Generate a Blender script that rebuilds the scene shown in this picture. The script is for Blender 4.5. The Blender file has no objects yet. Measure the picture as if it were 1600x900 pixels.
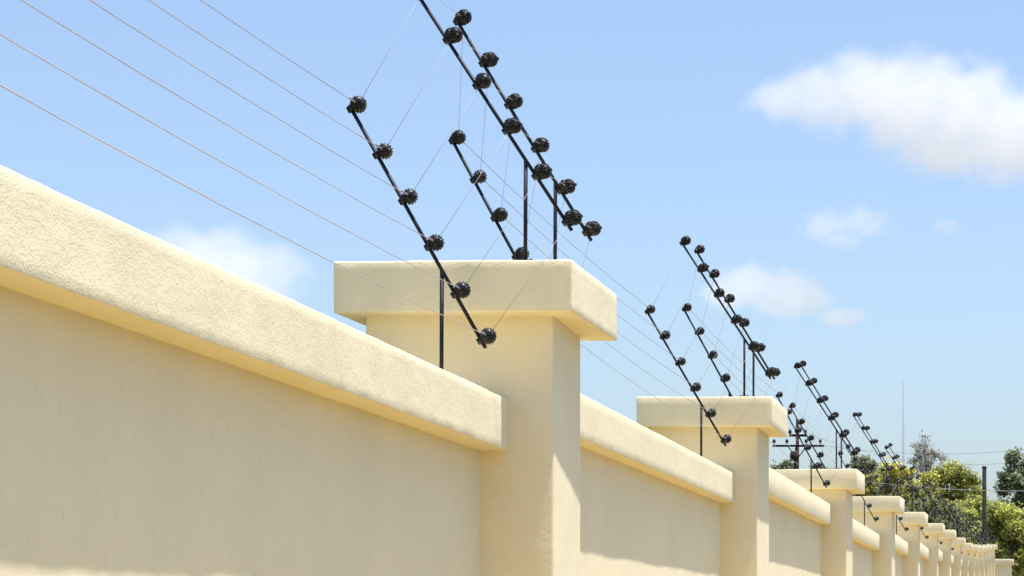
import bpy, bmesh, math, random
import numpy as np
from mathutils import Vector, Matrix, noise

random.seed(7)
rng = np.random.default_rng(7)
SC = bpy.context.scene
C = SC.collection
R = math.radians

# ------------------------------------------------------------------ camera
# a telephoto view straight along the wall, cropped towards its upper left (lens shift)
F_PX = 3600.0            # focal length in pixels of the 1600 px wide photograph
U = 0.00155              # metres per unit of the wall survey
D1 = F_PX * U            # distance to the first pillar in view
EYE = 1.6
cam_d = bpy.data.cameras.new('camera')
cam = bpy.data.objects.new('camera', cam_d); C.objects.link(cam)
cam.location = (0, 0, EYE); cam.rotation_euler = (R(90), 0, 0)
cam_d.sensor_width = 36; cam_d.lens = F_PX / 1600 * 36
cam_d.shift_x = (800 - 1618) / 1600; cam_d.shift_y = (985 - 450) / 1600
cam_d.clip_start = 0.05; cam_d.clip_end = 30000
SC.camera = cam

# ------------------------------------------------------------------ sun and sky
SUN = Vector((1.0, 0.03, 5.4)).normalized()
elev = math.asin(SUN.z); azim = math.atan2(SUN.x, SUN.y)
w = bpy.data.worlds.new('World'); SC.world = w; w.use_nodes = True
nt = w.node_tree; nt.nodes.clear()
sky = nt.nodes.new('ShaderNodeTexSky'); sky.sky_type = 'NISHITA'; sky.sun_disc = False
sky.sun_elevation = elev; sky.sun_rotation = azim
sky.altitude = 0; sky.air_density = 1.0; sky.dust_density = 2.4; sky.ozone_density = 3.5
bg = nt.nodes.new('ShaderNodeBackground'); bg.inputs['Strength'].default_value = 0.104
wo = nt.nodes.new('ShaderNodeOutputWorld')
nt.links.new(sky.outputs[0], bg.inputs[0]); nt.links.new(bg.outputs[0], wo.inputs[0])
sd = bpy.data.lights.new('sun', 'SUN'); sd.energy = 4.8; sd.angle = R(0.53); sd.color = (1.0, 0.975, 0.94)
so = bpy.data.objects.new('sun', sd); C.objects.link(so)
so.rotation_euler = SUN.to_track_quat('Z', 'Y').to_euler(); so.location = (10, 0, 40)

vs = SC.view_settings
vs.view_transform = 'Standard'; vs.look = 'None'; vs.gamma = 1.0; vs.use_curve_mapping = False
vs.exposure = 1.05
SC.render.engine = 'CYCLES'
cy = SC.cycles
cy.use_denoising = True
cy.max_bounces = 12; cy.diffuse_bounces = 6; cy.volume_bounces = 3; cy.transparent_max_bounces = 8
cy.volume_step_rate = 2.0; cy.volume_max_steps = 128

# ------------------------------------------------------------------ helpers
def P(x, h, r):
    """survey units (lateral, height over eye level, distance in first-pillar distances) -> metres"""
    return Vector((x * U, r * D1, EYE + h * U))
def link(name, me, mat=None, parent=None):
    o = bpy.data.objects.new(name, me); C.objects.link(o)
    if mat is not None and len(me.materials) == 0: me.materials.append(mat)
    if parent is not None: o.parent = parent
    return o
def empty(name, loc=(0, 0, 0)):
    o = bpy.data.objects.new(name, None); C.objects.link(o); o.location = loc
    o.empty_display_size = 0.1
    return o
def tag(o, label=None, cat=None, group=None, kind=None):
    if label: o['label'] = label
    if cat: o['category'] = cat
    if group: o['group'] = group
    if kind: o['kind'] = kind
    return o
def shade_smooth(me):
    me.polygons.foreach_set('use_smooth', [True] * len(me.polygons))
def mesh(name, vs_, fs_, smooth=True):
    me = bpy.data.meshes.new(name); me.from_pydata([tuple(v) for v in vs_], [], fs_); me.update()
    if smooth: shade_smooth(me)
    return me
def tube(pts, radii, seg=8, caps=True):
    """tapered tube through points -> verts, faces"""
    V, Fc = [], []
    n = len(pts); pts = [Vector(p) for p in pts]
    if not hasattr(radii, '__len__'): radii = [radii] * n
    up = None
    for i in range(n):
        t = (pts[min(i + 1, n - 1)] - pts[max(i - 1, 0)]).normalized()
        if up is None:
            up = Vector((0, 0, 1)) if abs(t.z) < 0.9 else Vector((1, 0, 0))
        a = t.cross(up).normalized(); b = a.cross(t).normalized(); up = b
        for k in range(seg):
            an = 2 * math.pi * k / seg
            V.append(pts[i] + (a * math.cos(an) + b * math.sin(an)) * radii[i])
    for i in range(n - 1):
        for k in range(seg):
            k2 = (k + 1) % seg
            Fc.append((i * seg + k, i * seg + k2, (i + 1) * seg + k2, (i + 1) * seg + k))
    if caps:
        Fc.append(tuple(range(seg - 1, -1, -1))); Fc.append(tuple((n - 1) * seg + k for k in range(seg)))
    return V, Fc
class MB:
    def __init__(s): s.v = []; s.f = []
    def add(s, vf):
        o = len(s.v); s.v += [Vector(v) for v in vf[0]]; s.f += [tuple(i + o for i in f) for f in vf[1]]
        return s
    def mesh(s, name, smooth=True): return mesh(name, s.v, s.f, smooth)
def boxvf(c, h):
    c = Vector(c); V = [c + Vector((sx * h[0], sy * h[1], sz * h[2])) for sx in (-1, 1) for sy in (-1, 1) for sz in (-1, 1)]
    return V, [(0, 1, 3, 2), (4, 6, 7, 5), (0, 4, 5, 1), (2, 3, 7, 6), (0, 2, 6, 4), (1, 5, 7, 3)]

# ------------------------------------------------------------------ materials
def mat(name):
    m = bpy.data.materials.new(name); m.use_nodes = True
    n = m.node_tree.nodes; b = n['Principled BSDF']
    return m, m.node_tree, b
def N(t, ty, **kw):
    n = t.nodes.new(ty)
    for k, v in kw.items():
        if k in n.inputs: n.inputs[k].default_value = v
        else: setattr(n, k, v)
    return n
def math_(t, op, a, b=None, c=None, clamp=False):
    n = t.nodes.new('ShaderNodeMath'); n.operation = op; n.use_clamp = clamp
    for i, x in enumerate((a, b, c)):
        if x is None: continue
        if isinstance(x, (int, float)): n.inputs[i].default_value = x
        else: t.links.new(x, n.inputs[i])
    return n.outputs[0]
def ramp(t, fac, stops):
    r = t.nodes.new('ShaderNodeValToRGB'); t.links.new(fac, r.inputs[0])
    e = r.color_ramp.elements
    while len(e) < len(stops): e.new(0.5)
    for i, (p, c) in enumerate(stops): e[i].position = p; e[i].color = (*c, 1)
    return r.outputs[0]

def plaster(name, base, grain, relief, fine, streak):
    """painted cement render: mottled paint, rain streaks, dirt specks and trowel relief"""
    m, t, b = mat(name)
    tc = N(t, 'ShaderNodeNewGeometry'); pos = tc.outputs['Position']
    n1 = N(t, 'ShaderNodeTexNoise', Scale=2.3, Detail=5.0, Roughness=0.6); t.links.new(pos, n1.inputs['Vector'])
    mp = N(t, 'ShaderNodeMapping'); mp.inputs['Scale'].default_value = (9, 9, 0.8); t.links.new(pos, mp.inputs[0])
    n2 = N(t, 'ShaderNodeTexNoise', Scale=1.4, Detail=6.0, Roughness=0.65); t.links.new(mp.outputs[0], n2.inputs['Vector'])
    n3 = N(t, 'ShaderNodeTexNoise', Scale=55.0, Detail=3.0, Roughness=0.7); t.links.new(pos, n3.inputs['Vector'])
    c1 = ramp(t, n1.outputs[0], [(0.3, tuple(x * 0.95 for x in base)), (0.7, tuple(min(1, x * 1.03) for x in base))])
    mx = N(t, 'ShaderNodeMixRGB', blend_type='MULTIPLY'); t.links.new(c1, mx.inputs[1])
    t.links.new(ramp(t, n2.outputs[0], [(0.36, (0.90, 0.885, 0.86)), (0.56, (1, 1, 1))]), mx.inputs[2]); mx.inputs[0].default_value = streak
    mx2 = N(t, 'ShaderNodeMixRGB', blend_type='MULTIPLY'); t.links.new(mx.outputs[0], mx2.inputs[1])
    t.links.new(ramp(t, n3.outputs[0], [(0.28, (0.84, 0.80, 0.74)), (0.42, (1, 1, 1))]), mx2.inputs[2]); mx2.inputs[0].default_value = 0.35
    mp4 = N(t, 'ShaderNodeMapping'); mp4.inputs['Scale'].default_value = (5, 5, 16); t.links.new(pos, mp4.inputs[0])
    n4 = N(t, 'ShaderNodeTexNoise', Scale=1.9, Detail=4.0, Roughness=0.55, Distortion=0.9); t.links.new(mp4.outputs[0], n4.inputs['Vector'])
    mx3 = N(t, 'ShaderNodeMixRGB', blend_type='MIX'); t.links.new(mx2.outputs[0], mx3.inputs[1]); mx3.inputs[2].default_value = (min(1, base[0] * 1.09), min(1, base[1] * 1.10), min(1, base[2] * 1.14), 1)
    t.links.new(ramp(t, n4.outputs[0], [(0.60, (0, 0, 0)), (0.72, (min(1, streak * 2.6),) * 3)]), mx3.inputs[0])  # light streaks of the trowel marks, put into the colour as paler splotches
    t.links.new(mx3.outputs[0], b.inputs['Base Color'])
    b.inputs['Roughness'].default_value = 0.85; b.inputs['Specular IOR Level'].default_value = 0.25
    g1 = N(t, 'ShaderNodeTexNoise', Scale=grain, Detail=4.0, Roughness=0.6); t.links.new(pos, g1.inputs['Vector'])
    g2 = N(t, 'ShaderNodeTexNoise', Scale=grain * 4.5, Detail=2.0, Roughness=0.6); t.links.new(pos, g2.inputs['Vector'])
    b1 = N(t, 'ShaderNodeBump', Strength=1.0, Distance=relief); t.links.new(g1.outputs[0], b1.inputs['Height'])
    b2 = N(t, 'ShaderNodeBump', Strength=1.0, Distance=fine); t.links.new(g2.outputs[0], b2.inputs['Height'])
    t.links.new(b1.outputs[0], b2.inputs['Normal']); t.links.new(b2.outputs[0], b.inputs['Normal'])
    return m
PAINT = (0.785, 0.69, 0.468)
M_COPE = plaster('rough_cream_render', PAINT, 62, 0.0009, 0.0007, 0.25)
M_WALL = plaster('smooth_cream_render', (0.785, 0.69, 0.468), 20, 0.0012, 0.0003, 0.12)

def simple(name, col, rough=0.5, metal=0.0, noise_amt=0.15, scale=40, spec=0.5):
    m, t, b = mat(name)
    tc = N(t, 'ShaderNodeTexCoord'); n = N(t, 'ShaderNodeTexNoise', Scale=scale, Detail=3.0); t.links.new(tc.outputs['Object'], n.inputs['Vector'])
    t.links.new(ramp(t, n.outputs[0], [(0.3, tuple(x * (1 - noise_amt) for x in col)), (0.7, tuple(min(1, x * (1 + noise_amt)) for x in col))]), b.inputs['Base Color'])
    b.inputs['Specular IOR Level'].default_value = spec; b.inputs['Roughness'].default_value = rough; b.inputs['Metallic'].default_value = metal
    return m
M_STEEL = simple('black_painted_steel', (0.008, 0.010, 0.017), 0.55, 0.0, 0.4, 30, 0.2)
M_RUST = simple('rusty_steel', (0.10, 0.035, 0.015), 0.8, 0.0, 0.5, 90)
M_INS = simple('black_plastic', (0.007, 0.007, 0.009), 0.38, 0.0, 0.3, 60, 0.3)
M_WIRE = simple('galvanised_wire', (0.29, 0.265, 0.285), 0.8, 0.0, 0.15, 3)
M_WOOD = simple('creosoted_wood', (0.022, 0.018, 0.018), 0.9, 0.0, 0.4, 6, 0.1)
M_MAST = simple('haze_tinted_mast', (0.20, 0.225, 0.29), 0.8, 0.0, 0.05, 1)  # distance haze is put into this pale bluish base colour
M_BARK = simple('grey_brown_bark', (0.10, 0.08, 0.065), 0.9, 0.0, 0.35, 9)
M_PALEBARK = simple('pale_grey_bark', (0.30, 0.28, 0.26), 0.9, 0.0, 0.2, 9)
M_CABLE = simple('grey_cable', (0.16, 0.16, 0.18), 0.6, 0.0, 0.1, 2)

def ground_mat(name, cols):
    m, t, b = mat(name)
    g = N(t, 'ShaderNodeNewGeometry')
    n1 = N(t, 'ShaderNodeTexNoise', Scale=0.25, Detail=6.0); t.links.new(g.outputs['Position'], n1.inputs['Vector'])
    n2 = N(t, 'ShaderNodeTexNoise', Scale=6.0, Detail=6.0); t.links.new(g.outputs['Position'], n2.inputs['Vector'])
    a = math_(t, 'MULTIPLY_ADD', n2.outputs[0], 0.5, math_(t, 'MULTIPLY', n1.outputs[0], 0.5))
    t.links.new(ramp(t, a, [(0.35, cols[0]), (0.55, cols[1]), (0.7, cols[2])]), b.inputs['Base Color'])
    b.inputs['Roughness'].default_value = 0.95
    bp = N(t, 'ShaderNodeBump', Strength=0.6, Distance=0.02); t.links.new(n2.outputs[0], bp.inputs['Height']); t.links.new(bp.outputs[0], b.inputs['Normal'])
    return m
M_GROUND = ground_mat('dry_veld_ground', [(0.085, 0.08, 0.04), (0.125, 0.115, 0.055), (0.17, 0.15, 0.075)])
M_SAND = ground_mat('ochre_sand', [(0.36, 0.25, 0.055), (0.46, 0.33, 0.08), (0.54, 0.40, 0.11)])
M_ASPHALT = simple('asphalt', (0.05, 0.05, 0.052), 0.9, 0.0, 0.3, 30)
M_KERB = simple('concrete', (0.30, 0.29, 0.26), 0.9, 0.0, 0.15, 12)

def leaf_mat(name, cols, trans=0.72):
    m, t, b = mat(name)
    at = N(t, 'ShaderNodeAttribute', attribute_name='tint')
    n = len(cols)
    c = ramp(t, at.outputs['Fac'], [((i + 0.5) / n if n > 1 else 0, col) for i, col in enumerate(cols)])
    t.links.new(c, b.inputs['Base Color']); b.inputs['Roughness'].default_value = 0.7; b.inputs['Specular IOR Level'].default_value = 0.15
    tr = N(t, 'ShaderNodeBsdfTranslucent'); t.links.new(c, tr.inputs[0])
    mx = N(t, 'ShaderNodeMixShader', Fac=trans); t.links.new(b.outputs[0], mx.inputs[1]); t.links.new(tr.outputs[0], mx.inputs[2])
    t.links.new(mx.outputs[0], t.nodes['Material Output'].inputs[0])
    return m
M_L_YEL = leaf_mat('yellow_green_leaves', [(0.147, 0.173, 0.055), (0.271, 0.289, 0.068), (0.407, 0.394, 0.074), (0.6, 0.53, 0.062)])
M_L_OLV = leaf_mat('olive_leaves', [(0.214, 0.247, 0.097), (0.344, 0.375, 0.129), (0.473, 0.484, 0.162), (0.6, 0.6, 0.129)])
M_L_GRY = leaf_mat('grey_green_leaves', [(0.161, 0.19, 0.121), (0.23, 0.265, 0.161), (0.322, 0.345, 0.218)])
M_L_OLY = leaf_mat('olive_yellow_leaves', [(0.159, 0.187, 0.071), (0.273, 0.302, 0.093), (0.389, 0.389, 0.101), (0.546, 0.489, 0.086)])
M_L_DRK = leaf_mat('dark_green_leaves', [(0.12, 0.144, 0.06), (0.216, 0.24, 0.09), (0.324, 0.336, 0.12)])
M_L_TWG = leaf_mat('pale_grey_twigs', [(0.14, 0.14, 0.11), (0.20, 0.20, 0.17), (0.28, 0.27, 0.24)], 0.1)

# ------------------------------------------------------------------ ground
def gz(y):
    y0 = min(max(y, -30.0), 62.0)
    return 0.0219 * y0
def sheet(name, xs, dz, m, label):
    ys = [-6000, -400, -30, -10, 0, 10, 20, 30, 40, 50, 62, 80, 120, 250, 800, 3000, 9000, 20000]
    V = [(x, y, gz(y) + dz) for y in ys for x in xs]
    nx = len(xs)
    Fc = [(j * nx + i, j * nx + i + 1, (j + 1) * nx + i + 1, (j + 1) * nx + i) for j in range(len(ys) - 1) for i in range(nx - 1)]
    o = link(name, mesh(name, V, Fc), m); tag(o, label, kind='structure')
def make_ground():
    sheet('ground', [-15000, -3000, -500, -60, -10, 0, 10, 60, 500, 3000, 15000], 0, M_GROUND, 'dry grassy ground')
    sheet('bounce_strip', [-1.32, -0.75, 0.10], 0.006, M_SAND, 'unseen sandy strip added to bounce warm light up the wall')  # out of view, added to throw warm light under the copings
    sheet('road', [0.10, 3.5, 6.6], 0.012, M_ASPHALT, 'unseen asphalt road added to cut bounce light on the wall')  # out of view, dark sheet added to keep bounce off the panels
    mb = MB()
    for x in (0.025, 6.675):
        for y in range(-30, 62, 1):
            mb.add(boxvf((x, y + 0.5, gz(y + 0.5) + 0.03), (0.07, 0.493, 0.10)))
    o = link('kerb', mb.mesh('kerb', False), M_KERB); tag(o, 'concrete kerb along the road', kind='structure')
make_ground()

# ------------------------------------------------------------------ the plastered wall
def axis_coords(h, rad, step):
    inner = h - rad
    n = max(1, int(round(2 * inner / step)))
    a = [-h, -h + rad * 0.30] + [-inner + 2 * inner * i / n for i in range(n + 1)] + [h - rad * 0.30, h]
    return a
def plaster_box(name, c, h, rad, step, amp, seed, warp=0.0, ends=True):
    """hand-rendered block: rounded edges and an uneven surface"""
    A = [axis_coords(h[i], rad, step[i] if hasattr(step, '__len__') else step) for i in range(3)]
    idx = {}; V = []; Fc = []
    def vid(i, j, k):
        key = (i, j, k)
        if key not in idx:
            idx[key] = len(V); V.append((A[0][i], A[1][j], A[2][k]))
        return idx[key]
    n = [len(a) - 1 for a in A]
    for j in range(n[1]):
        for k in range(n[2]):
            Fc.append((vid(0, j, k), vid(0, j, k + 1), vid(0, j + 1, k + 1), vid(0, j + 1, k)))
            Fc.append((vid(n[0], j, k), vid(n[0], j + 1, k), vid(n[0], j + 1, k + 1), vid(n[0], j, k + 1)))
    for i in range(n[0]):
        for k in range(n[2]):
            Fc.append((vid(i, 0, k), vid(i + 1, 0, k), vid(i + 1, 0, k + 1), vid(i, 0, k + 1)))
            Fc.append((vid(i, n[1], k), vid(i, n[1], k + 1), vid(i + 1, n[1], k + 1), vid(i + 1, n[1], k)))
    for i in range(n[0]):
        for j in range(n[1]):
            Fc.append((vid(i, j, 0), vid(i, j + 1, 0), vid(i + 1, j + 1, 0), vid(i + 1, j, 0)))
            Fc.append((vid(i, j, n[2]), vid(i + 1, j, n[2]), vid(i + 1, j + 1, n[2]), vid(i, j + 1, n[2])))
    a = np.array(V); H = np.array(h)
    inn = np.clip(a, -(H - rad), H - rad); d = a - inn
    ln = np.linalg.norm(d, axis=1); mk = ln > 1e-9
    a[mk] = inn[mk] + d[mk] / ln[mk][:, None] * rad
    nrm = np.zeros_like(a); nrm[mk] = d[mk] / ln[mk][:, None]
    so_ = Vector((seed * 13.7, seed * 5.1, seed * 3.3))
    out = []
    edge = (np.abs(d) > 1e-6).sum(axis=1) >= 2
    for p, nn, eg in zip(a, nrm, edge):
        q = Vector(p)
        dis = amp * (noise.noise(q * 9 + so_) * 1.0 + 0.55 * noise.noise(q * 28 + so_) + 0.35 * noise.noise(q * 75 + so_)) + warp * noise.noise(q * 2.1 + so_)
        if eg: dis -= max(0.0, noise.noise(q * 11 + so_ * 1.7) - 0.30) * amp * 0.5 + max(0.0, noise.noise(q * 37 + so_ * 0.3) - 0.3) * amp * 0.6
        v = q + Vector(nn) * dis
        v.z += warp * 0.7 * noise.noise(Vector((q.y * 1.3, q.x * 1.3, 0)) + so_)
        out.append(v + Vector(c))
    return mesh(name, out, Fc)

RK = [0.20, 1.0, 1.76, 2.60, 3.42, 4.19, 5.0, 5.75, 6.53, 7.28, 8.05, 8.85, 9.65, 10.45, 11.25, 12.05]       # pillar distances
HCAP = [520, 578, 642, 655, 718, 775, 837, 903, 947, 995, 1075, 1165, 1265, 1385, 1510, 1615]            # cap tops
HBAY = [366, 435, 512, 511, 573, 637, 702, 752, 800, 875, 950, 1040, 1140, 1260, 1370]                    # coping tops, bay k from pillar k to k+1
NP = len(RK)
CAPD = 0.104; SH0 = 0.014; SH1 = 0.090     # cap depth, shaft front and back
XS0, XS1 = -1065, -770                      # shaft, left and right
XC0, XC1 = -1096, -723                      # cap
XK0, XK1 = -1000, -834                      # coping
XP0 = -965                       # panel
CAPH, COPH = 80, 82
wall = empty('boundary_wall', (-917 * U, D1, gz(D1)))
tag(wall, 'long cream plastered boundary wall with capped pillars and stepped copings', 'wall')
def wchild(name, me, m, parent):
    o = link(name, me, m)
    o.parent = parent
    return o
wl = wall.location.copy()
def box_rng(x0, x1, r0, r1, h0, h1):
    a = P(x0, h0, r0); b = P(x1, h1, r1)
    return (a + b) / 2, [abs(b[i] - a[i]) / 2 for i in range(3)]
ORD = ['nearest', 'second', 'third', 'fourth', 'fifth', 'sixth', 'seventh', 'eighth', 'ninth', 'tenth', 'eleventh', 'twelfth', 'thirteenth', 'fourteenth', 'fifteenth']
for k in range(NP):
    near = k in (1, 2)
    st = 0.016 if k == 1 else (0.028 if k == 2 else 0.07)
    am = 0.0011 if near else 0.0015
    base = (gz(RK[k] * D1) - 0.4 - EYE) / U
    c, h = box_rng(XS0, XS1, RK[k] + SH0, RK[k] + SH1, base, HCAP[k] - CAPH + 6)
    me = plaster_box('pillar', c - wl, h, 0.008, (0.04, 0.04, 0.05) if k == 1 else (0.1, 0.1, 0.15), 0.0012, k + 3, 0.002)
    tw = Matrix.Rotation(R(2.4 if k == 1 else random.uniform(-.5, .9)), 3, 'Z'); cc = c - wl     # shafts are not quite square to the wall
    for v in me.vertices: v.co = tw @ (v.co - cc) + cc
    sh = wchild('pillar', me, M_WALL, wall)
    c, h = box_rng(XC0, XC1, RK[k], RK[k] + CAPD, HCAP[k] - CAPH, HCAP[k])
    me = plaster_box('pillar_cap', (0, 0, 0), h, 0.0035, st, am, k + 40, 0.0015)
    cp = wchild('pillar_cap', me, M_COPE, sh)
    cp.location = c - wl
    cp.rotation_euler = (R(random.uniform(-.2, .2)), R(-0.45 if k == 1 else random.uniform(-.25, .25)), R(-0.3 if k == 1 else (-0.4 if k == 2 else random.uniform(-.8, .8))))
for k in range(NP - 1):
    r0 = RK[k] + SH1 - 0.004; r1 = RK[k + 1] + SH0 + 0.004
    base = (gz(RK[k] * D1) - 0.4 - EYE) / U
    XP1 = -878 if k == 0 else -872
    c, h = box_rng(XP0, XP1, r0, r1, base, HBAY[k] - COPH + 12)
    me = plaster_box('wall_panel', c - wl, h, 0.006, (0.2, 0.05, 0.05) if k < 2 else (0.2, 0.2, 0.2), 0.0004, k + 80, 0.0012)
    pn = wchild('wall_panel', me, M_WALL, wall)
    c, h = box_rng(XK0, XK1, r0, r1, HBAY[k] - COPH, HBAY[k])
    st = 0.017 if k == 0 else (0.026 if k == 1 else 0.08)
    me = plaster_box('coping', c - wl, h, 0.0032, (0.05, st, st), 0.0011 if k < 2 else 0.0014, k + 120, 0.0010)
    if k == 0:          # this length was laid a little out of level, rising towards the road end
        ye = r1 * D1 - wl.y
        for v in me.vertices: v.co.z += (ye - v.co.y) * 0.0052
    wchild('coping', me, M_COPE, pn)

# low end pillar past the last bay, set forward towards the road
ep = P(-650, 0, 13.0)
gp = empty('gate_pillar', (ep.x, ep.y, gz(ep.y)))
tag(gp, 'low square cream pillar with flat cap at the far end of the wall', 'pillar')
hh = (EYE + (985 - 874) * 13.0 * U) - gz(ep.y)
hp = plaster_box('pillar_shaft', (0, 0, hh / 2 - 0.25), (0.26, 0.215, hh / 2 + 0.15), 0.015, 0.15, 0.002, 201, 0.003)
link('pillar_shaft', hp, M_WALL, gp)
hp = plaster_box('pillar_cap', (0, 0, hh - 0.09), (0.325, 0.27, 0.09), 0.008, 0.08, 0.003, 202, 0.003)
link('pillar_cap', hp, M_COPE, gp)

# ------------------------------------------------------------------ electric fence
def insulator_mesh(name, n=13, axis='Y'):
    """ribbed ball-shaped bobbin: fins round an axle, wire groove in the middle, two end studs"""
    prof = [(-0.0205, 0.34, 0.34), (-0.0185, 0.62, 0.52), (-0.0145, 0.84, 0.70), (-0.0095, 0.97, 0.82), (-0.0035, 1.0, 0.85), (-0.0015, 0.80, 0.76), (0.0015, 0.80, 0.76), (0.0035, 1.0, 0.85), (0.0095, 0.97, 0.82), (0.0145, 0.84, 0.70), (0.0185, 0.62, 0.52), (0.0205, 0.34, 0.34)]
    Rr = 0.0195; V = []; Fc = []; seg = 4 * n
    for z, ro, ri in prof:
        for k in range(seg):
            an = 2 * math.pi * k / seg
            rr = Rr * (ro if k % 4 in (0, 1) else ri)
            V.append((rr * math.cos(an), z, rr * math.sin(an)))
    for i in range(len(prof) - 1):
        for k in range(seg):
            k2 = (k + 1) % seg
            Fc.append((i * seg + k, (i + 1) * seg + k, (i + 1) * seg + k2, i * seg + k2))
    Fc.append(tuple(range(seg))); Fc.append(tuple((len(prof) - 1) * seg + k for k in range(seg - 1, -1, -1)))
    mb = MB(); mb.add((V, Fc))
    for s in (-1, 1):
        mb.add(tube([(0, s * 0.020, 0), (0, s * 0.027, 0)], 0.0045, 6))
    me = mb.mesh(name, False)
    me.materials.append(M_INS)
    return me
INS_N = insulator_mesh('insulator_near', 15)
INS_F = insulator_mesh('insulator_far', 6)
# the clip that holds an insulator on its arm, along local X from the arm to the bobbin
mb = MB(); mb.add(tube([(-0.009, 0, 0), (0.012, 0, 0)], [0.0085, 0.006], 8)); mb.add(tube([(0, 0, -0.006), (0, 0, 0.006)], 0.0105, 10))
CLIP = mb.mesh('clip'); CLIP.materials.append(M_INS)
NODES = {}      # (bracket key) -> six insulator positions
GROUPS = {'A': 'brackets on the coping before the pillars', 'B': 'nearer brackets on the pillar caps', 'D': 'farther brackets on the pillar caps', 'C': 'brackets on the coping behind the pillars'}
def bracket(key, kind, k, r, base_h, post_x, top, bot, spin):
    """post, slanting arm and six insulators, all in the plane across the wall; top and bot are (x, h) of the arm"""
    p0 = P(post_x, base_h, r); a1 = P(top[0], top[1], r); a0 = P(bot[0], bot[1], r)
    jy = random.uniform(-1, 1) * 0.006
    a1.y += jy; a0.y -= jy
    tj = (post_x - bot[0]) / (top[0] - bot[0]); pj = a0.lerp(a1, tj)
    root = empty('fence_bracket', p0)
    seg = 10 if k < 4 else 6
    d = Vector((random.uniform(-.004, .004), 0, 0))
    me = MB().add(tube([Vector((0, 0, -0.03)), pj - p0 + Vector((0, 0.004, 0)) + d * 0], 0.0048, seg)).mesh('post')
    link('post', me, M_STEEL, root)
    arm_o = link('arm', MB().add(tube([a0 - p0, a1 - p0], 0.0046, seg)).mesh('arm'), M_STEEL, root)
    ad = (a1 - a0).normalized(); side = Vector((0, 1, 0)).cross(ad).normalized()
    if side.x < 0: side = -side
    if k < 4:
        fm = MB().add(boxvf((0, 0, 0.004), (0.022, 0.022, 0.004))); 
        for sx in (-1, 1): fm.add(tube([(sx * 0.014, 0, 0.008), (sx * 0.014, 0, 0.014)], 0.004, 6))
        link('base_plate', fm.mesh('base_plate', False), M_RUST, root)
    pts = []
    for i in range(6):
        t = 0.985 - i * (0.985 - 0.035) / 5 + random.uniform(-.004, .004)
        pa = a0.lerp(a1, t)
        q = pa + side * 0.0195 + Vector((0, random.uniform(-.003, .003), 0))
        io = link('insulator', INS_N if k < 4 else INS_F, None, arm_o)
        io.location = q - p0
        io.rotation_euler = (R(random.uniform(-14, 14)), R(random.uniform(0, 60)), R(spin + random.uniform(-14, 14)))
        if k < 4:
            co = link('clip', CLIP, None, arm_o)
            co.location = pa - p0
            co.rotation_euler = (0, -math.atan2(side.z, side.x), 0)
        pts.append(q)
    NODES[key] = pts
    o_ = ORD[k - 1] if k > 0 else 'nearest'
    what = {'A': 'slanted black bracket with insulators on the coping just before the %s pillar',
            'B': 'slanted black bracket with insulators on top of the %s pillar, nearer of its two',
            'D': 'slanted black bracket with insulators on top of the %s pillar, farther of its two',
            'C': 'slanted black bracket with insulators on the coping just behind the %s pillar'}[kind] % o_
    if k == 0: what = 'slanted black bracket with insulators on the coping at the left end of the wall'
    tag(root, what, 'fence bracket', GROUPS[kind])
jit = lambda s: random.uniform(-s, s)
for k in range(0, NP):
    r = RK[k]
    s = 0 if k <= 2 else 1
    if k > 0:
        hc = HBAY[k - 1]
        bracket(('A', k), 'A', k, r - 0.022, hc, -908 + s * jit(6), ((-1058 if k == 2 else -1048) + s * jit(10), hc + 436 + s * jit(10)), (-841 + s * jit(8), hc + 66 + s * jit(8)), 20)
        ht = HCAP[k]
        bracket(('B', k), 'B', k, r + 0.011, ht, -806 + s * jit(8), (-981 + s * jit(10), ht + 434 + s * jit(10)), (-733 + s * jit(6), ht + 54 + s * jit(8)), 55)
        bracket(('D', k), 'D', k, r + 0.080, ht, -811 + s * jit(8), (-979 + s * jit(10), ht + 455 + s * jit(10)), (-750 + s * jit(10), ht + 80 + s * jit(8)), 55)
    if k < NP - 1:
        hc = HBAY[k]
        lo = 52 if k == 0 else 0
        bracket(('C', k), 'C', k, r + 0.15, hc, -914 + s * jit(6), (-1052 + s * jit(10), hc + 452 - lo + s * jit(10)), (-850 + s * jit(8), hc + 82 - lo * 0.2 + s * jit(8)), 20)
WL = ['topmost thin wire strand of the electric fence', 'second thin wire strand from the top of the electric fence', 'third thin wire strand from the top of the electric fence',
      'fourth thin wire strand from the top of the electric fence', 'fifth thin wire strand from the top of the electric fence', 'lowest thin wire strand of the electric fence']
for i in range(6):
    mb = MB(); prev = None
    chain = []
    for k in range(NP):
        for kd in ('A', 'B', 'D', 'C'):
            if (kd, k) in NODES: chain.append((kd, k))
    for a, b in zip(chain, chain[1:]):
        p, q = NODES[a][i], NODES[b][i]
        L = (q - p).length
        n = 7 if L > 2 else 2
        sag = 0.006 * L if L > 2 else 0.004
        off = Vector((0.012, 0, 0.008))
        pts = [p.lerp(q, j / (n - 1)) - Vector((0, 0, sag * 4 * (j / (n - 1)) * (1 - j / (n - 1)))) for j in range(n)]
        mb.add(tube(pts, 0.00105 if L > 2 else 0.00062, 5))
        if a[1] <= 3 and L > 2:     # the twist where the strand is tied off
            u_ = (pts[1] - pts[0]).normalized()
            mb.add(tube([pts[0] + u_ * 0.03, pts[0] + u_ * 0.07], 0.0019, 5))
            mb.add(tube([pts[-1] - u_ * 0.07, pts[-1] - u_ * 0.03], 0.0019, 5))
    o = link('fence_wire', mb.mesh('fence_wire'), M_WIRE)
    tag(o, WL[i], 'wire', 'strands of the electric fence')

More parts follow.
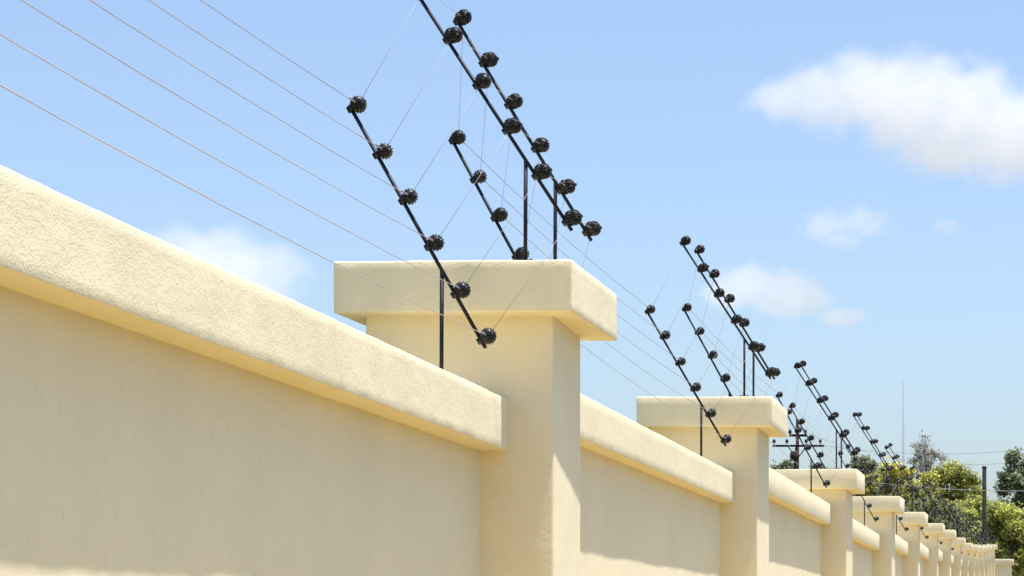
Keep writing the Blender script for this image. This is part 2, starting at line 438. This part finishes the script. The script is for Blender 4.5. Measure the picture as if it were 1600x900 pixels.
# ------------------------------------------------------------------ distant poles and cables
def utility_pole():
    r = 21.0
    b = P((1246 - 1618) * r, 0, r); top = P(0, (985 - 655) * r, r).z; b.z = gz(b.y)
    root = empty('utility_pole', b); px = r * U
    H = top - b.z
    link('pole', MB().add(tube([(0, 0, -0.5), (0, 0, H)], [0.10, 0.085], 10)).mesh('pole'), M_WOOD, root)
    za = P(0, (985 - 697) * r, r).z - b.z
    arm = link('crossarm', MB().add(boxvf((0.06, -0.14, za), (40 * px, 0.05, 0.05))).mesh('crossarm', False), M_WOOD, root)
    for dx in (-36, -16, 14, 36):
        mbb = MB().add(tube([(dx * px, -0.14, za + 0.07), (dx * px, -0.14, za + 0.16), (dx * px, -0.14, za + 0.17), (dx * px, -0.14, za + 0.34)], [0.025, 0.025, 0.09, 0.06], 8))
        link('pin_insulator', mbb.mesh('pin_insulator'), M_INS, arm)
    z2 = za + 17 * px
    arm2 = link('crossarm', MB().add(boxvf((0.02, 0.15, z2), (14 * px, 0.045, 0.06))).mesh('crossarm', False), M_WOOD, root)
    for s in (-1, 1):
        link('pin_insulator', MB().add(tube([(s * 12 * px, 0.15, z2 + 0.06), (s * 12 * px, 0.15, z2 + 0.15), (s * 12 * px, 0.15, z2 + 0.32)], [0.03, 0.09, 0.05], 8)).mesh('pin_insulator'), M_INS, arm2)
        link('brace', MB().add(tube([(s * 14 * px, -0.07, za - 0.05), (0, -0.09, za - 22 * px * 0.9)], 0.03, 6)).mesh('brace'), M_WOOD, root)
    link('stay_pole', MB().add(tube([(-24 * px, 0.0, -0.3), (-2 * px, 0, za - 2 * px)], [0.08, 0.06], 8)).mesh('stay_pole'), M_WOOD, root)
    tb = MB().add(tube([(-4.5 * px, -0.32, za - 24 * px), (-4.5 * px, -0.32, za - 11 * px)], 0.2, 12)); tb.add(tube([(-4.5 * px, -0.32, za - 11 * px), (-4.5 * px, -0.32, za - 9 * px)], [0.2, 0.1], 12))
    link('transformer', tb.mesh('transformer'), M_WOOD, root)
    tag(root, 'dark wooden utility pole with crossarms rising behind the wall', 'utility pole')
utility_pole()
def steel_post():
    r = 13.0; b = P((1538 - 1618) * r, 0, r); b.z = gz(b.y)
    root = empty('dark_post', b); H = P(0, (985 - 731) * r, r).z - b.z
    link('shaft', MB().add(tube([(0, 0, -0.4), (0, 0, H)], [0.075, 0.066], 12)).mesh('shaft'), M_WOOD, root)
    link('post_cap', MB().add(tube([(0, 0, H - 0.01), (0, 0, H + 0.05)], [0.078, 0.066], 12)).mesh('post_cap'), M_STEEL, root)
    tag(root, 'plain dark upright post standing in front of the trees', 'post')
steel_post()
def mast():
    r = 150.0; b = P((1411 - 1618) * r, 0, r); b.z = gz(b.y)
    root = empty('radio_mast', b); H = P(0, (985 - 592) * r, r).z - b.z
    mb = MB()
    for i in range(3):
        an = i * 2 * math.pi / 3
        mb.add(tube([(0.42 * math.cos(an), 0.42 * math.sin(an), -1), (0.28 * math.cos(an), 0.28 * math.sin(an), H)], 0.13, 6))
    link('lattice_legs', mb.mesh('lattice_legs'), M_MAST, root)
    mb = MB(); n = 60
    for j in range(n):
        z0, z1 = H * j / n, H * (j + 1) / n
        for i in range(3):
            a0 = i * 2 * math.pi / 3; a1 = (i + 1) * 2 * math.pi / 3
            q0 = 0.42 - 0.14 * j / n
            mb.add(tube([(q0 * math.cos(a0), q0 * math.sin(a0), z0), (q0 * math.cos(a1), q0 * math.sin(a1), z1)], 0.02, 4))
    link('lattice_bracing', mb.mesh('lattice_bracing'), M_MAST, root)
    tag(root, 'thin pale radio mast far beyond the trees', 'mast')
mast()
def cable(p0, p1, sag, rad, label):
    pts = [p0.lerp(p1, j / 24) - Vector((0, 0, sag * 4 * (j / 24) * (1 - j / 24))) for j in range(25)]
    o = link('power_cable', MB().add(tube(pts, rad, 5)).mesh('power_cable'), M_CABLE); tag(o, label, 'cable', 'overhead cables')
def px(x, y, r): return P((x - 1618) * r, (985 - y) * r, r)
cable(px(1250, 672, 21), px(2050, 520, 19), 3.6, 0.009, 'upper faint overhead cable crossing the sky at the right')
cable(px(1286, 696, 21), px(2050, 590, 19), 1.6, 0.009, 'lower faint overhead cable crossing the sky above the trees')
cable(px(1300, 745, 12.2), px(1900, 742, 12.2), 0.45, 0.010, 'pale cable strung across the front of the trees')

# ------------------------------------------------------------------ trees
def leaf_cloud(centers, radii, count, size, elong=1.6, shell=0.55, tint_low=0.0):
    """leaf quads scattered through a set of clumps -> arrays of verts and a tint per face"""
    centers = np.array(centers); radii = np.array(radii)
    wgt = radii.prod(axis=1) ** 0.67; wgt /= wgt.sum()
    pick = rng.choice(len(centers), count, p=wgt)
    d = rng.normal(size=(count, 3)); d /= np.linalg.norm(d, axis=1)[:, None]
    rad = np.abs(rng.normal(0.62, 0.30, count))
    pos = centers[pick] + d * radii[pick] * rad[:, None]
    a = rng.normal(size=(count, 3)); a[:, 2] *= 0.45; a /= np.linalg.norm(a, axis=1)[:, None]
    nn = d * 0.7 + rng.normal(size=(count, 3)) * 0.55 + np.array([0.2, -0.6, 0.9])
    b = np.cross(nn, a); b /= np.linalg.norm(b, axis=1)[:, None]
    s = size * (0.6 + 0.8 * rng.random(count))
    a *= (s * elong * 0.5)[:, None]; b *= (s * 0.5)[:, None]
    V = np.stack([pos - a, pos - b * 0.8 + a * 0.1, pos + a, pos + b * 0.8 + a * 0.1], axis=1).reshape(-1, 3)
    clump_t = rng.random(len(centers))
    tint = np.clip(0.45 * clump_t[pick] + 0.55 * rng.random(count) + tint_low, 0, 1)
    return V, tint
def leaf_mesh(name, V, tint, m):
    n = len(V) // 4
    me = bpy.data.meshes.new(name)
    me.vertices.add(n * 4); me.vertices.foreach_set('co', V.astype(np.float32).ravel())
    me.loops.add(n * 4); me.loops.foreach_set('vertex_index', np.arange(n * 4, dtype=np.int32))
    me.polygons.add(n); me.polygons.foreach_set('loop_start', np.arange(0, n * 4, 4, dtype=np.int32))
    me.update(calc_edges=True)
    at = me.attributes.new('tint', 'FLOAT', 'FACE'); at.data.foreach_set('value', tint.astype(np.float32))
    me.materials.append(m)
    return me
def tree(name, label, cx, ytop, ybase, halfw, r, m, bark, leaves=9000, size=0.14, clumps=26, bare=False, seed=0, cat='tree', trunks=1, flat=0.8):
    """cx, ytop, ybase, halfw: crown outline seen from the road, in photo pixels at distance r"""
    rs = random.Random(seed)
    b = px(cx, 985, r); g = gz(b.y)
    b.z = g
    ztop = px(cx, ytop, r).z - g; zlow = max(0.3, px(cx, ybase, r).z - g); W = halfw * r * U
    root = empty(name, b)
    zc = (ztop + zlow) / 2; Hh = (ztop - zlow) / 2
    cs, rr = [], []
    tries = 0
    while len(cs) < clumps and tries < 4000:
        tries += 1
        x, y, z = rs.uniform(-1, 1), rs.uniform(-1, 1), rs.uniform(-1, 1)
        if x * x + y * y + z * z > 1: continue
        sc_ = rs.uniform(0.14, 0.34)
        k_ = 1 - sc_ * 0.85
        cs.append((x * W * k_, y * W * k_ * 0.9, zc + z * Hh * k_)); rr.append((W * sc_ * rs.uniform(.85, 1.2), W * sc_, min(W, Hh * 1.4) * sc_ * flat))
    mb = MB()
    th = zlow + Hh * 0.5
    r0 = max(0.03, (0.008 if bare else 0.012) * ztop)
    bases = [(rs.uniform(-.3, .3) * (trunks > 1) * W, rs.uniform(-.2, .2) * (trunks > 1) * W) for _ in range(trunks)]
    for (bx_, by_) in bases:
        lean = rs.uniform(-.25, .25) * W
        mb.add(tube([(bx_, by_, -0.3), (bx_ * 0.8 + lean * 0.2, by_ * 0.8, th * 0.35), (bx_ * 0.5 + lean * 0.5, by_ * .5, th * 0.7), (lean * 0.6, 0, th), (lean * 0.5, 0, zc + Hh * 0.6)], [r0 * 1.3, r0, r0 * 0.8, r0 * 0.6, r0 * 0.2], 8))
    tr = link('trunk', mb.mesh('trunk'), bark, root)
    lb = MB()
    order = list(range(len(cs))); rs.shuffle(order)
    for i in order[: (len(cs) if bare else 16)]:
        c = Vector(cs[i]); bx_, by_ = rs.choice(bases)
        z0 = rs.uniform(0.35, 0.95) * th; st = Vector((bx_ * 0.6, by_ * 0.6, z0))
        mid = st.lerp(c, 0.5) + Vector((rs.uniform(-.1, .1) * W, rs.uniform(-.1, .1) * W, 0.06 * ztop))
        lb.add(tube([st, mid, c], [r0 * 0.45, r0 * 0.28, r0 * 0.08], 6))
        for _ in range(7 if bare else 3):
            e = c + Vector((rs.gauss(0, 1) * rr[i][0], rs.gauss(0, 1) * rr[i][1], abs(rs.gauss(0, 1)) * rr[i][2] * 1.2)) * 0.8
            st2 = mid.lerp(c, rs.uniform(0.2, 1))
            lb.add(tube([st2, st2.lerp(e, 0.5) + Vector((0, 0, 0.03 * W)), e], [r0 * 0.13, r0 * 0.08, r0 * 0.03], 4))
    link('limb', lb.mesh('limb'), bark, tr)
    V, tint = leaf_cloud(cs, rr, leaves, size)
    link('crown', leaf_mesh('crown', V, tint, m), m, root)
    tag(root, label, cat, 'trees beyond the wall')
tree('acacia_tree', 'yellow-green tree with yellow blossom tufts, left of the pale leafless tree', 1394, 703, 860, 58, 14.5, M_L_YEL, M_BARK, 17136, 0.09, 60, seed=1)
tree('bare_tree', 'pale grey nearly leafless tree rising above the other trees', 1447, 664, 760, 38, 18.0, M_L_TWG, M_PALEBARK, 1344, 0.063, 26, bare=True, seed=2)
tree('acacia_tree', 'olive-green bushy tree beneath the pale leafless tree', 1482, 707, 860, 62, 15.4, M_L_OLY, M_BARK, 17136, 0.09, 60, seed=3)
tree('leafy_tree', 'dark green tree low behind the wall left of the dark post', 1442, 762, 900, 74, 13.8, M_L_DRK, M_BARK, 17136, 0.09, 60, seed=4, trunks=4)
tree('grey_tree', 'tall grey-green tree at the right edge behind the dark post', 1596, 690, 830, 50, 17.5, M_L_GRY, M_BARK, 14280, 0.099, 50, seed=5)
tree('leafy_tree', 'light olive tree directly right of the dark post', 1578, 762, 930, 70, 14.0, M_L_OLV, M_BARK, 18564, 0.09, 64, seed=6, trunks=2)
tree('leafy_tree', 'olive shrub crowding the far end of the wall', 1516, 760, 930, 58, 14.6, M_L_OLV, M_BARK, 12852, 0.09, 44, seed=7, trunks=3, cat='shrub')
tree('grey_tree', 'hazy grey-green tree just left of the yellow blossoming tree', 1350, 702, 800, 36, 22.0, M_L_GRY, M_BARK, 9996, 0.117, 36, seed=8)
tree('grey_tree', 'low grey-green tree right of the utility pole', 1292, 710, 800, 36, 24.0, M_L_GRY, M_BARK, 8568, 0.117, 36, seed=9)
tree('grey_tree', 'low grey-green treetop behind the foot of the utility pole', 1225, 714, 800, 36, 25.0, M_L_GRY, M_BARK, 8568, 0.117, 36, seed=10)
tree('leafy_tree', 'rounded yellow-olive tree between the blossoming tree and the olive tree', 1438, 722, 880, 54, 16.4, M_L_OLY, M_BARK, 17000, 0.10, 60, seed=21)
tree('leafy_tree', 'light olive tree just left of the dark post', 1512, 738, 900, 46, 16.0, M_L_OLV, M_BARK, 15000, 0.10, 54, seed=22)
tree('grey_tree', 'slender feathery tree between the olive tree and the dark post', 1524, 728, 850, 32, 18.5, M_L_GRY, M_PALEBARK, 4284, 0.09, 24, seed=11)
tree('leafy_tree', 'broad olive tree past the right edge of the picture', 1660, 740, 930, 70, 15.0, M_L_OLV, M_BARK, 11424, 0.108, 40, seed=12)

# ------------------------------------------------------------------ clouds (real volumes)
def cloud(label, r, lumps, dens, thick=1.9, wisp=0.5, seed=0, white=0.985):
    """lumps: (x, y, rx, ry) in photo pixels at distance r"""
    s = r * U
    cx = sum(l[0] for l in lumps) / len(lumps); cyy = sum(l[1] for l in lumps) / len(lumps)
    c = px(cx, cyy, r)
    rs = random.Random(seed)
    bm = bmesh.new(); L = []
    for (x, y, rx, ry) in lumps:
        o = Vector(((x - cx) * s, rs.uniform(-.3, .3) * rx * s, -(y - cyy) * s))
        sc_ = Vector((rx * s, (rx + ry) * 0.5 * s * thick, ry * s))
        L.append((o, sc_))
        ret = bmesh.ops.create_icosphere(bm, subdivisions=3, radius=1.0)
        for v in ret['verts']:
            v.co = Vector((v.co.x * sc_.x, v.co.y * sc_.y, v.co.z * sc_.z)) * 1.25 + o
    me = bpy.data.meshes.new('cloud'); bm.to_mesh(me); bm.free()
    m = bpy.data.materials.new('cloud_vapour'); m.use_nodes = True; t = m.node_tree; t.nodes.clear()
    tc = N(t, 'ShaderNodeTexCoord'); pos = tc.outputs['Object']
    size = max(l[2] for l in lumps) * s
    n1 = N(t, 'ShaderNodeTexNoise', Scale=2.6 / size, Detail=8.0, Roughness=0.58)
    mp = N(t, 'ShaderNodeMapping'); mp.inputs['Location'].default_value = (seed * 311.0, seed * 97.0, 0); t.links.new(pos, mp.inputs[0]); t.links.new(mp.outputs[0], n1.inputs['Vector'])
    acc = None
    for (o, sc_) in L:
        sub = N(t, 'ShaderNodeVectorMath', operation='SUBTRACT'); t.links.new(pos, sub.inputs[0]); sub.inputs[1].default_value = o
        dv = N(t, 'ShaderNodeVectorMath', operation='DIVIDE'); t.links.new(sub.outputs[0], dv.inputs[0]); dv.inputs[1].default_value = sc_
        ln = N(t, 'ShaderNodeVectorMath', operation='LENGTH'); t.links.new(dv.outputs[0], ln.inputs[0])
        f = math_(t, 'SUBTRACT', 1.0, ln.outputs['Value'])
        acc = f if acc is None else math_(t, 'SMOOTH_MAX', acc, f, 0.12)
    fld = math_(t, 'MULTIPLY_ADD', math_(t, 'SUBTRACT', n1.outputs[0], 0.52), 3.6 * wisp, acc)
    den = N(t, 'ShaderNodeMapRange', interpolation_type='SMOOTHSTEP'); t.links.new(fld, den.inputs[0])
    den.inputs[1].default_value = 0.0; den.inputs[2].default_value = 0.42; den.inputs[3].default_value = 0; den.inputs[4].default_value = dens / size
    pv = N(t, 'ShaderNodeVolumePrincipled'); pv.inputs['Color'].default_value = (white, white * 0.985, white * 0.985, 1); pv.inputs['Anisotropy'].default_value = 0.0
    t.links.new(den.outputs[0], pv.inputs['Density'])
    out = N(t, 'ShaderNodeOutputMaterial'); t.links.new(pv.outputs[0], out.inputs['Volume'])
    o = link('cloud', me, m); o.location = c
    rm = o.modifiers.new('union', 'REMESH'); rm.mode = 'VOXEL'; rm.voxel_size = size * 0.08
    tag(o, label, 'cloud', 'clouds')
RC = 400.0
cloud('large white cumulus cloud at the upper right', RC, [(1222, 162, 72, 34), (1290, 150, 92, 54), (1352, 138, 86, 68), (1430, 168, 118, 84), (1510, 172, 112, 76), (1570, 218, 118, 76), (1485, 224, 104, 60), (1665, 195, 120, 84)], 0.72, seed=1, wisp=0.46, white=0.77)
cloud('soft white cloud behind the brackets of the second pillar', RC, [(1170, 444, 66, 42), (1225, 457, 78, 44), (1268, 471, 46, 28), (1138, 466, 46, 28)], 0.42, seed=2, wisp=0.46, white=0.86)
cloud('small faint cloud right of the second pillar brackets', RC, [(1312, 498, 40, 18), (1336, 494, 24, 14)], 0.36, wisp=0.4, seed=3, white=0.95)
cloud('thin wispy cloud below the large cumulus', RC, [(1290, 355, 46, 30), (1350, 350, 56, 26), (1320, 375, 38, 19)], 0.24, wisp=0.55, seed=4, white=0.97)
cloud('tiny wisp of cloud near the right edge', RC, [(1478, 353, 28, 14)], 0.2, wisp=0.45, seed=5, white=0.97)
cloud('low white cloud behind the coping at the left', RC, [(285, 392, 68, 44), (345, 400, 80, 54), (420, 420, 76, 46), (350, 442, 140, 50)], 0.52, seed=6, wisp=0.44, white=0.82)
